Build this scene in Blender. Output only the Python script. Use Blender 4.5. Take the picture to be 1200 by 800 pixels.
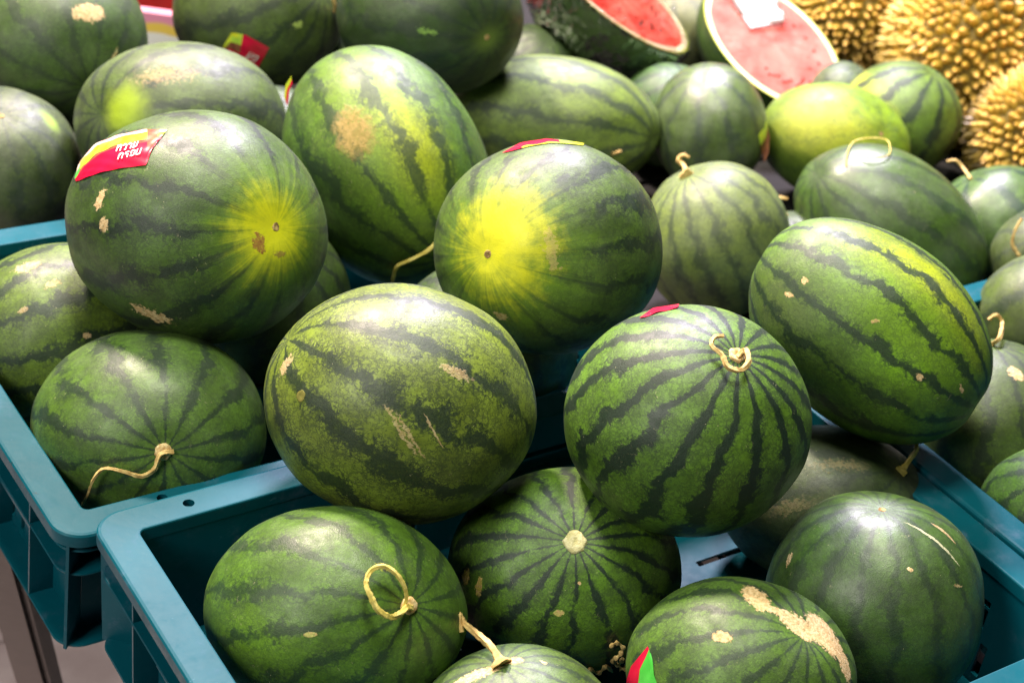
import bpy, bmesh, math, random
from mathutils import Vector, Matrix, noise

# ------------------------------------------------------------------ camera, light, exposure
sc = bpy.context.scene
for o_ in list(bpy.data.objects):
    bpy.data.objects.remove(o_)
COL = sc.collection
VR = Vector((0.8404789, -0.52906929, 0.11696541))      # picture right
VU = Vector((0.2083679, 0.51485447, 0.83156942))       # picture up
VB = Vector((-0.500178, -0.67454471, 0.54296537))      # towards the camera
CAM = Vector((-0.34556446, -0.86478173, 0.77865902))
FPX = 2000.0                                           # focal length in 1200-px picture units
cd = bpy.data.cameras.new('camera'); cam = bpy.data.objects.new('camera', cd); COL.objects.link(cam)
cam.matrix_world = Matrix(((VR.x, VU.x, VB.x, CAM.x), (VR.y, VU.y, VB.y, CAM.y), (VR.z, VU.z, VB.z, CAM.z), (0, 0, 0, 1)))
cd.sensor_width = 36.0; cd.lens = 60.0; cd.clip_start = 0.02; cd.clip_end = 60
cd.dof.use_dof = True; cd.dof.focus_distance = 1.17; cd.dof.aperture_fstop = 8.0
sc.camera = cam
w = bpy.data.worlds.new('World'); sc.world = w; w.use_nodes = True
w.node_tree.nodes['Background'].inputs[0].default_value = (0.75, 0.8, 0.9, 1)
w.node_tree.nodes['Background'].inputs[1].default_value = 0.02
sc.view_settings.view_transform = 'Standard'; sc.view_settings.look = 'None'
sc.view_settings.exposure = 0.14; sc.view_settings.gamma = 1.0

def lamp(name, kind, loc, target, energy, color, size=0.1, size_y=None, spot=None, blend=0.5):
    l = bpy.data.lights.new(name, kind); l.energy = energy; l.color = color
    if kind == 'AREA':
        l.size = size
        if size_y: l.shape = 'RECTANGLE'; l.size_y = size_y
        else: l.shape = 'DISK'
    else:
        l.shadow_soft_size = size
        if spot: l.spot_size = math.radians(spot); l.spot_blend = blend
    o = bpy.data.objects.new(name, l); COL.objects.link(o)
    o.location = loc; d = Vector(target) - Vector(loc); o.rotation_euler = d.to_track_quat('-Z', 'Y').to_euler()
    return o
lamp('warm_ceiling_spot', 'AREA', (0.162, 1.581, 1.889), (0.4, 0.1, 0), 150, (1.0, 0.80, 0.70), 0.26)
lamp('cool_ceiling_spot', 'AREA', (1.546, 1.58, 1.926), (0.5, 0.2, 0), 160, (0.92, 0.82, 1.0), 0.45)
lamp('overhead_ceiling_panel', 'AREA', (0.12, 0.02, 2.5), (0.45, 0.1, 0), 62, (1.0, 0.97, 0.82), 0.6, 0.6)
lamp('aisle_fill_light', 'AREA', (-1.9, -0.5, 1.7), (0.0, 0.1, -0.1), 42, (1.0, 0.95, 0.88), 0.9, 0.9)  # added soft fill that lifts the dark left sides of the crates
lamp('floor_fill_spot', 'SPOT', (-1.6, 0.2, 2.2), (0.02, 0.66, -0.8), 150, (1.0, 0.93, 0.88), 0.08, spot=17, blend=0.8)  # added narrow fill, aimed to brighten the floor under the stand
lamp('back_spot', 'SPOT', (0.9, 0.0, 2.3), (1.2, 0.5, 0), 160, (1.0, 0.92, 0.78), 0.08, spot=26, blend=0.8)

# ------------------------------------------------------------------ helpers
def link(name, me, mat=None, parent=None):
    o = bpy.data.objects.new(name, me); COL.objects.link(o)
    if mat is not None:
        for m_ in (mat if isinstance(mat, (list, tuple)) else [mat]): me.materials.append(m_)
    if parent: o.parent = parent
    return o
def tag(o, label, cat, group=None, kind=None):
    o['label'] = label; o['category'] = cat
    if group: o['group'] = group
    if kind: o['kind'] = kind
    return o
def mesh_of(name, bm, angle=35):
    bmesh.ops.recalc_face_normals(bm, faces=bm.faces)
    for f_ in bm.faces: f_.smooth = True
    for e_ in bm.edges:
        if len(e_.link_faces) == 2 and e_.calc_face_angle(0) > math.radians(angle): e_.smooth = False
    me = bpy.data.meshes.new(name); bm.to_mesh(me); bm.free(); return me
def box(bm, c, s, rot=None):
    r = bmesh.ops.create_cube(bm, size=1.0)
    M = Matrix.Translation(Vector(c)) @ (rot.to_4x4() if rot else Matrix()) @ Matrix.Diagonal((s[0], s[1], s[2], 1))
    bmesh.ops.transform(bm, matrix=M, verts=r['verts']); return r['verts']
def pixdir(x, y): return -VB + VR * ((x - 600) / FPX) - VU * ((y - 400) / FPX)
def at(x, y, t): return CAM + pixdir(x, y) * t
def at_z(x, y, z):
    d = pixdir(x, y); return CAM + d * ((z - CAM.z) / d.z)
def spline(pts, n=8):
    P = [Vector(p) for p in pts]; P = [P[0] * 2 - P[1]] + P + [P[-1] * 2 - P[-2]]; out = []
    for i in range(1, len(P) - 2):
        for k in range(n):
            t = k / n; a, b, c, d = P[i-1], P[i], P[i+1], P[i+2]
            out.append(0.5 * ((2*b) + (c-a)*t + (2*a-5*b+4*c-d)*t*t + (-a+3*b-3*c+d)*t**3))
    out.append(P[-2]); return out
def tube(bm, pts, rads, seg=10, cap=True):
    n = len(pts); rings = []; up = Vector((0.3, 0.2, 0.93))
    for i, p in enumerate(pts):
        d = (pts[min(i+1, n-1)] - pts[max(i-1, 0)]).normalized()
        u = d.cross(up)
        if u.length < 1e-3: u = d.cross(Vector((1, 0, 0)))
        u.normalize(); v = u.cross(d).normalized(); up = v
        r = rads[i] if isinstance(rads, list) else rads
        rings.append([bm.verts.new(p + (u * math.cos(a) + v * math.sin(a)) * r * (1 + 0.20 * math.sin(4*a + i*0.25) + 0.06 * math.sin(i*2.3 + a))) for a in (2*math.pi*k/seg for k in range(seg))])
    for i in range(n-1):
        for k in range(seg): bm.faces.new((rings[i][k], rings[i][(k+1) % seg], rings[i+1][(k+1) % seg], rings[i+1][k]))
    if cap: bm.faces.new(rings[0]); bm.faces.new(rings[-1][::-1])

# ------------------------------------------------------------------ node helpers
class NT:
    def __init__(s, name):
        s.m = bpy.data.materials.new(name); s.m.use_nodes = True; s.t = s.m.node_tree; s.t.nodes.clear()
        s.out = s.n('ShaderNodeOutputMaterial')
    def n(s, kind, **kw):
        nd = s.t.nodes.new(kind)
        for k, v in kw.items(): setattr(nd, k, v)
        return nd
    def set(s, sock, v):
        if hasattr(v, 'is_output') or isinstance(v, bpy.types.NodeSocket): s.t.links.new(v, sock)
        elif isinstance(v, (tuple, list, Vector)) and sock.type == 'RGBA' and len(v) == 3: sock.default_value = (*v, 1)
        else: sock.default_value = v
    def math(s, op, a, b=None, c=None, clamp=False):
        nd = s.n('ShaderNodeMath', operation=op, use_clamp=clamp); s.set(nd.inputs[0], a)
        if b is not None: s.set(nd.inputs[1], b)
        if c is not None: s.set(nd.inputs[2], c)
        return nd.outputs[0]
    def vec(s, op, a, b=None, sc_=None):
        nd = s.n('ShaderNodeVectorMath', operation=op); s.set(nd.inputs[0], a)
        if b is not None: s.set(nd.inputs[1], b)
        if sc_ is not None: s.set(nd.inputs['Scale'], sc_)
        return nd.outputs['Value'] if op in ('DOT_PRODUCT', 'LENGTH', 'DISTANCE') else nd.outputs[0]
    def noise(s, v, scale, detail=3, rough=0.55, color=False):
        nd = s.n('ShaderNodeTexNoise'); s.set(nd.inputs['Vector'], v)
        nd.inputs['Scale'].default_value = scale; nd.inputs['Detail'].default_value = detail; nd.inputs['Roughness'].default_value = rough
        return nd.outputs['Color'] if color else nd.outputs['Fac']
    def voro(s, v, scale, feature='F1', out='Distance', rnd=1.0):
        nd = s.n('ShaderNodeTexVoronoi', feature=feature); s.set(nd.inputs['Vector'], v); nd.inputs['Scale'].default_value = scale
        nd.inputs['Randomness'].default_value = rnd
        return nd.outputs[out]
    def ramp(s, v, lo, hi, a=0.0, b=1.0):
        nd = s.n('ShaderNodeMapRange', interpolation_type='SMOOTHSTEP'); s.set(nd.inputs[0], v)
        nd.inputs[1].default_value = lo; nd.inputs[2].default_value = hi; nd.inputs[3].default_value = a; nd.inputs[4].default_value = b
        return nd.outputs[0]
    def mix(s, f, a, b, mode='MIX'):
        nd = s.n('ShaderNodeMix', data_type='RGBA', blend_type=mode); s.set(nd.inputs[0], f); s.set(nd.inputs[6], a); s.set(nd.inputs[7], b)
        return nd.outputs[2]
    def bsdf(s, color, rough, bump=None, bs=0.3, bd=0.002, **kw):
        b = s.n('ShaderNodeBsdfPrincipled'); s.set(b.inputs['Base Color'], color); s.set(b.inputs['Roughness'], rough)
        for k, v in kw.items(): s.set(b.inputs[k.replace('_', ' ')], v)
        if bump is not None:
            nb = s.n('ShaderNodeBump'); nb.inputs['Strength'].default_value = bs; nb.inputs['Distance'].default_value = bd
            s.set(nb.inputs['Height'], bump); s.t.links.new(nb.outputs[0], b.inputs['Normal'])
        s.t.links.new(b.outputs[0], s.out.inputs[0]); return b
    def attr(s, name, out='Vector'):
        nd = s.n('ShaderNodeAttribute'); nd.attribute_name = name; return nd.outputs[out]
    def obj(s): return s.n('ShaderNodeTexCoord').outputs['Object']

def simple(name, c1, c2, rough=0.5, scale=40, detail=4, bump=0.2, bd=0.001, **kw):
    k = NT(name); p = k.obj(); n1 = k.noise(p, scale, detail)
    k.bsdf(k.mix(k.ramp(n1, 0.35, 0.68), c1, c2), rough, n1, bump, bd, **kw); return k.m

M_STEM = simple('dried_stem', (0.42, 0.27, 0.085), (0.62, 0.46, 0.17), 0.7, 220, 4, 0.6, 0.001)
M_STEMY = simple('yellow_stem', (0.50, 0.40, 0.07), (0.66, 0.56, 0.16), 0.65, 160, 4, 0.5, 0.001)
M_SCAR = simple('corky_scar', (0.45, 0.28, 0.10), (0.72, 0.58, 0.30), 0.8, 300, 4, 0.7, 0.001)
M_BLOS = simple('brown_blossom_scar', (0.16, 0.09, 0.03), (0.45, 0.32, 0.12), 0.85, 260, 4, 0.7, 0.001)
M_RED = simple('red_sticker', (0.60, 0.006, 0.045), (0.50, 0.006, 0.035), 0.32, 30, 2, 0.05)
M_YEL = simple('yellow_green_sticker', (0.62, 0.60, 0.02), (0.40, 0.62, 0.06), 0.32, 90, 2, 0.05)
M_BRN = simple('brown_sticker', (0.16, 0.05, 0.03), (0.30, 0.12, 0.05), 0.35, 120, 2, 0.05)
M_PNK = simple('pink_sticker_edge', (0.75, 0.30, 0.32), (0.72, 0.66, 0.55), 0.35, 120, 2, 0.05)
M_GRN = simple('green_sticker', (0.05, 0.42, 0.04), (0.10, 0.55, 0.08), 0.35, 60, 2, 0.05)
M_WHT = simple('white_print', (0.85, 0.83, 0.82), (0.8, 0.78, 0.78), 0.45, 60, 2, 0.02)

# ------------------------------------------------------------------ the stand, the floor and the boxes behind
M_BLACK = simple('black_steel', (0.004, 0.004, 0.005), (0.010, 0.010, 0.010), 0.35, 60, 4, 0.15)
M_DECK = simple('dark_deck_board', (0.003, 0.003, 0.003), (0.006, 0.005, 0.005), 0.9, 25, 4, 0.2)
FLOOR_Z = -0.80
k = NT('floor_grout'); k.bsdf((0.16, 0.14, 0.14), 0.8); M_GROUT = k.m
k = NT('pinkish_floor_tile'); p = k.obj()
k.bsdf(k.mix(k.ramp(k.noise(p, 9, 5), 0.35, 0.7), (0.50, 0.41, 0.40), (0.38, 0.30, 0.29)), 0.25, k.noise(p, 60, 3), 0.1); M_TILE = k.m
bm = bmesh.new(); box(bm, (0.6, 0.8, FLOOR_Z - 0.055), (9, 9, 0.1))
fl = link('floor', mesh_of('floor', bm), M_GROUT); fl['kind'] = 'structure'
bm = bmesh.new(); vs = box(bm, (0, 0, 0), (0.296, 0.296, 0.010)); bmesh.ops.bevel(bm, geom=list(bm.edges), offset=0.0015, segments=1, affect='EDGES')
tile_me = mesh_of('floor_tile', bm); tile_me.materials.append(M_TILE)
for i in range(14):
    for j in range(14):
        o = bpy.data.objects.new('floor_tile', tile_me); COL.objects.link(o); o.parent = fl
        o.location = (-1.5 + 0.3 * i, -1.2 + 0.3 * j, FLOOR_Z); o.rotation_euler.z = math.pi / 2 * ((i * 7 + j * 3) % 4)

stand = bpy.data.objects.new('display_stand', None); COL.objects.link(stand); stand.location = (0.6, 0.4, FLOOR_Z + 0.005)
tag(stand, 'black steel display stand on the tiled floor under the blue crates', 'stand')
def stand_part(name, bm, mat):
    me = mesh_of(name, bm); me.transform(Matrix.Translation(-stand.location)); return link(name, me, mat, stand)
for x0, x1, y0, y1 in ((0.06, 1.55, 0.475, 1.45), (0.62, 1.55, -0.36, 0.465)):
    bm = bmesh.new(); box(bm, ((x0+x1)/2, (y0+y1)/2, -0.126), (x1-x0, y1-y0, 0.02)); stand_part('deck_board', bm, M_DECK)
def bar(name, a, b, r=0.016):
    bm = bmesh.new(); a = Vector(a); b = Vector(b); d = (b - a); L = d.length
    M = d.to_track_quat('Z', 'Y').to_matrix()
    vs = box(bm, (a + b) / 2, (2*r, 2*r, L), M); bmesh.ops.bevel(bm, geom=list(bm.edges), offset=r*0.3, segments=2, affect='EDGES')
    return stand_part(name, bm, M_BLACK)
for x, dz in ((0.06, 0.0), (0.49, 0.0)):
    bar('rail', (x, -0.36, -0.1375), (x, 0.03, -0.1375), 0.013)
for x, z in ((0.05, -0.1405), (0.44, -0.154)):
    bar('rail', (x, 0.07, z), (x, 0.45, z - 0.0), 0.013)
bar('cross_rail', (0.03, -0.30, -0.167), (1.5, -0.30, -0.167), 0.016)
bar('cross_rail', (0.03, 0.37, -0.185), (1.5, 0.37, -0.185), 0.016)
bar('cross_rail', (0.03, 1.35, -0.153), (1.5, 1.35, -0.153), 0.016)
for y in (-0.30, 0.37, 1.35):
    bar('leg', (1.48, y, -0.17), (1.48, y, FLOOR_Z + 0.006), 0.017)
bar('leg', (0.06, 1.35, -0.17), (0.06, 1.35, FLOOR_Z + 0.006), 0.017)
bar('leg', (0.07, -0.30, -0.18), (0.07, -0.30, FLOOR_Z + 0.006), 0.017)
# slanted front-left leg with its brace, seen beside the tilted crate
bar('leg', at_z(-6, 610, -0.16), at_z(64, 860, FLOOR_Z + 0.25), 0.017)

# printed cartons behind the pile
k = NT('printed_carton'); p = k.obj(); sx = k.n('ShaderNodeSeparateXYZ'); k.set(sx.inputs[0], p)
n1 = k.noise(p, 9, 2)
c = k.mix(k.ramp(k.math('ADD', sx.outputs[2], k.math('MULTIPLY', n1, 0.05)), 0.048, 0.052), (0.85, 0.84, 0.80), (0.85, 0.60, 0.10))
c = k.mix(k.ramp(k.math('ADD', sx.outputs[2], k.math('MULTIPLY', n1, 0.05)), 0.060, 0.066), c, (0.80, 0.30, 0.45))
k.bsdf(c, 0.5); M_CART = k.m
M_REDB = simple('red_board', (0.42, 0.015, 0.015), (0.33, 0.01, 0.012), 0.45, 20, 3, 0.05)
yaw = Matrix.Rotation(math.radians(-36), 3, 'Z')
q = at_z(193, 80, -0.1145)
bm = bmesh.new(); box(bm, (0, 0, 0.027), (0.30, 0.014, 0.054), None); bmesh.ops.bevel(bm, geom=list(bm.edges), offset=0.002, segments=1, affect='EDGES')
o = link('fruit_carton', mesh_of('fruit_carton', bm), M_CART); o.location = q + Vector((0.015, 0.045, -0.0005)); o.rotation_euler.z = math.radians(-36)
tag(o, 'white carton with pink and yellow print behind the watermelons', 'carton')
bm = bmesh.new(); box(bm, (0, 0, 0.16), (0.60, 0.02, 0.32)); bmesh.ops.bevel(bm, geom=list(bm.edges), offset=0.003, segments=2, affect='EDGES')
o = link('red_display_board', mesh_of('red_display_board', bm), M_REDB); o.location = q + Vector((0.065, 0.115, 0.0)); o.rotation_euler.z = math.radians(-36)
tag(o, 'red board standing behind the printed carton', 'board')

# ------------------------------------------------------------------ crates
k = NT('teal_crate_plastic'); p = k.n('ShaderNodeNewGeometry').outputs['Position']
n1 = k.noise(p, 14, 5, 0.6); n2 = k.noise(p, 170, 3); n3 = k.noise(k.vec('MULTIPLY', p, (9, 30, 9)), 6, 4, 0.7); n4 = k.noise(p, 45, 5, 0.75)
col = k.mix(k.ramp(n1, 0.3, 0.75), (0.0005, 0.066, 0.092), (0.001, 0.082, 0.112))
scuff = k.math('MULTIPLY', k.ramp(n4, 0.50, 0.72), k.ramp(n1, 0.40, 0.62))
col = k.mix(k.math('MULTIPLY', scuff, 0.28), col, (0.14, 0.17, 0.26))
col = k.mix(k.math('MULTIPLY', k.ramp(n3, 0.66, 0.72), 0.35), col, (0.10, 0.20, 0.27))
col = k.mix(k.math('MULTIPLY', k.ramp(k.noise(p, 70, 4, 0.7), 0.66, 0.74), 0.5), col, (0.02, 0.03, 0.035))
k.bsdf(col, k.ramp(n4, 0.3, 0.8, 0.38, 0.60), k.math('ADD', n2, k.math('MULTIPLY', n4, 0.6)), 0.15, 0.0006, Specular_IOR_Level=0.14); M_TEAL = k.m

def rrect(hx, hy, r, n=6):
    n = 9; pts = []
    for cx, cy, a0 in ((hx-r, hy-r, 0), (-hx+r, hy-r, 90), (-hx+r, -hy+r, 180), (hx-r, -hy+r, 270)):
        for i in range(n+1):
            a = math.radians(a0 + 90*i/n); pts.append((cx + r*math.cos(a), cy + r*math.sin(a)))
    return pts
def sweep_ring(bm, hx, hy, prof, r0=0.005):
    loops = [[bm.verts.new((x, y, z)) for x, y in rrect(hx+d, hy+d, r0+max(d*0.65, -0.004))] for d, z in prof]
    m = len(prof); n = len(loops[0])
    for a in range(m):
        for i in range(n): bm.faces.new((loops[a][i], loops[a][(i+1) % n], loops[(a+1) % m][(i+1) % n], loops[(a+1) % m][i]))
def boolean(obj, cutter_bm):
    me = bpy.data.meshes.new('cut'); bmesh.ops.recalc_face_normals(cutter_bm, faces=cutter_bm.faces); cutter_bm.to_mesh(me); cutter_bm.free()
    cu = bpy.data.objects.new('cut', me); COL.objects.link(cu)
    loc = obj.matrix_world.copy(); par = obj.parent; obj.parent = None
    md = obj.modifiers.new('b', 'BOOLEAN'); md.object = cu; md.operation = 'DIFFERENCE'; md.solver = 'EXACT'
    dg = bpy.context.evaluated_depsgraph_get(); nm = bpy.data.meshes.new_from_object(obj.evaluated_get(dg))
    obj.modifiers.remove(md); old = obj.data; obj.data = nm; nm.name = old.name
    bpy.data.objects.remove(cu); bpy.data.meshes.remove(me); obj.parent = par
def crate(label, inner, loc, rot, H=0.110, floor_z=-0.1075, holes=(), cat='crate', group='blue plastic crates'):
    """inner = (size x, size y); loc = centre of the rim plane."""
    hx, hy = inner[0]/2, inner[1]/2; RW = 0.027
    root = bpy.data.objects.new('plastic_crate', None); COL.objects.link(root)
    R = Matrix.Rotation(rot[2], 4, 'Z') @ Matrix.Rotation(rot[1], 4, 'Y') @ Matrix.Rotation(rot[0], 4, 'X')
    root.matrix_world = Matrix.Translation(Vector(loc)) @ R @ Matrix.Translation((0, 0, -H))
    tag(root, label, cat, group)
    def part(name, bm, cut=None):
        bmesh.ops.translate(bm, verts=bm.verts, vec=(0, 0, H))
        o = link(name, mesh_of(name, bm, 13), M_TEAL)
        if cut is not None:
            bmesh.ops.translate(cut, verts=cut.verts, vec=(0, 0, H)); boolean(o, cut)
        o.parent = root; return o
    bm = bmesh.new()
    sweep_ring(bm, hx, hy, [(0, -0.011), (0, -0.0012), (0.0005, -0.0003), (0.0014, 0), (RW-0.0030, 0), (RW-0.0012, -0.0006), (RW-0.0002, -0.002), (RW, -0.004), (RW, -0.011), (RW-0.0025, -0.011), (RW-0.0025, -0.006), (0.0025, -0.006), (0.0025, -0.011)])
    cut = None
    if holes:
        cut = bmesh.new()
        for x, y in holes:
            bmesh.ops.create_cone(cut, cap_ends=True, segments=24, radius1=0.0042, radius2=0.0042, depth=0.03, matrix=Matrix.Translation((x, y, 0)))
    part('rim', bm, cut)
    # second thin lip under the rim, ledge, base flange
    for nm, z, d, th in (('lip', -0.0185, 0.0225, 0.002), ('ledge', -0.040, 0.0225, 0.0024), ('base_flange', -H+0.0012, 0.0225, 0.0024)):
        bm = bmesh.new(); sweep_ring(bm, hx, hy, [(0.0012, z-th/2), (d, z-th/2), (d+0.0006, z), (d, z+th/2), (0.0012, z+th/2)])
        part(nm, bm)
    # walls with handle recess and slots
    for ax in (0, 1):
        for sg in (-1, 1):
            L = (hx if ax == 0 else hy) * 2; off = (hy if ax == 0 else hx) * sg
            def P(u, dep, z): return (u, off + sg*dep, z) if ax == 0 else (off + sg*dep, u, z)
            def S(a, d, h): return (a, d, h) if ax == 0 else (d, a, h)
            bm = bmesh.new(); box(bm, P(0, 0.0022, (-0.0065-H)/2), S(L + (0.003 if ax == 0 else -0.0004), 0.003, H-0.0065))
            cut = bmesh.new(); hl = L*0.30
            vs = box(cut, P(0, 0, -0.046), S(hl*2, 0.03, 0.026))
            for i in range(-1, 2, 2):
                for j in range(5):
                    box(cut, P(i*(hl*0.30 + 0.021*j), 0, -0.085), S(0.007, 0.03, 0.030))
            part('wall', bm, cut)
            bm = bmesh.new(); box(bm, P(0, 0.0135, -0.046), S(hl*2+0.012, 0.002, 0.034)); part('handle_back', bm)
            bm = bmesh.new(); box(bm, P(0, 0.0075, -0.0615), S(hl*2+0.012, 0.0115, 0.0022)); part('handle_shelf', bm)
            us = [-L/2+0.045, L/2-0.045] + ([-L/2+0.13, L/2-0.13] if L > 0.3 else [])
            for u in us:
                bm = bmesh.new(); box(bm, P(u, 0.0125, (-0.0112-H)/2 - 0.0002), S(0.0022, 0.0195, H-0.0116)); part('rib', bm)
    for sx in (-1, 1):
        for sy in (-1, 1):
            bm = bmesh.new(); box(bm, (sx*(hx+0.011), sy*(hy+0.011), (-0.0112-H)/2), (0.0024, 0.024, H-0.0118), Matrix.Rotation(math.radians(-45*sx*sy), 3, 'Z')); part('corner_fin', bm)
    # floor panel, slotted
    bm = bmesh.new(); box(bm, (0, 0, floor_z - 0.0012), (hx*2-0.0006, hy*2-0.0006, 0.0024))
    cut = bmesh.new()
    for i in range(-2, 3):
        for j in (-1, 1):
            if abs(i) < 3: box(cut, (i*hx*0.36, j*hy*0.45, floor_z), (hx*0.26, 0.006, 0.02)); box(cut, (i*hx*0.36, j*hy*0.75, floor_z), (hx*0.26, 0.006, 0.02))
    part('floor_panel', bm, cut)
    return root
crate('teal crate holding the melon with the round cut stem scar', (0.55, 0.37), (0.275, -0.185, 0), (0, 0, 0), holes=((-0.275+0.043, 0.185+0.0135), (0.275-0.043, 0.185+0.0135)))
LROT = (math.radians(1.2), math.radians(2.3), math.radians(1.8))
Rm = (Matrix.Rotation(LROT[2], 3, 'Z') @ Matrix.Rotation(LROT[1], 3, 'Y') @ Matrix.Rotation(LROT[0], 3, 'X'))
lc = Vector((-0.0205, 0.0500, -0.0125)) + Rm @ Vector((0.25, 0.18, 0))
crate('tilted teal crate whose rim slips under the neighbouring rim, holding the long-stalked melon', (0.50, 0.36), lc, LROT, floor_z=-0.092, holes=((-0.25+0.056, -0.18-0.0085),))
crate('large teal crate holding the melon with the hooked stem', (0.49, 0.40), (0.853, -0.205, 0), (0, 0, 0))

# ------------------------------------------------------------------ watermelons
class Melon: pass
def unit_frame(n):
    n = n.normalized(); a = Vector((0.0, 1.0, 0.0)) if abs(n.y) < 0.85 else Vector((1.0, 0, 0))
    e1 = (a - n * a.dot(n)).normalized(); return e1, n.cross(e1), n
def deform(M, q):
    s = 1 + 0.028 * noise.noise(q * 1.4 + M.seed) + 0.007 * noise.noise(q * 3.6 + M.seed) + 0.0015 * noise.noise(q * 11 + M.seed)
    z = q.dot(M.n); th = math.acos(max(-1, min(1, abs(z))))
    s -= (0.028 if z > 0 else 0.02) * math.exp(-(th / 0.17) ** 2)
    s += 0.012 * math.sin(2 * th) ** 2          # a little squarer than an ellipsoid
    return s
def to_world(M, q, lift=0.0):
    q = q * deform(M, q); p = M.c + M.X * (q.x * M.s[0]) + M.Y * (q.y * M.s[1]) + VB * (q.z * M.s[2])
    if lift:
        nn = (M.X * (q.x / M.s[0]) + M.Y * (q.y / M.s[1]) + VB * (q.z / M.s[2])).normalized(); p = p + nn * lift
    return p
def hit(M, x, y):
    d = pixdir(x, y); oc = CAM - M.c
    f = lambda v: Vector((v.dot(M.X) / M.s[0], v.dot(M.Y) / M.s[1], v.dot(VB) / M.s[2]))
    O, D = f(oc), f(d); a = D.dot(D); b = O.dot(D); c = O.dot(O) - 1; dd = b*b - a*c
    t = (-b - math.sqrt(dd)) / a if dd > 0 else -b / a
    q = O + D * t; off = q.length - 1 if dd <= 0 else 0
    return q.normalized(), off
def surf(M, x, y, lift):
    q, off = hit(M, x, y)
    return to_world(M, q, lift + off * sum(M.s) / 3)
def sph(M, q): return Vector((q.dot(M.e1), q.dot(M.e2), q.dot(M.n)))

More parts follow.
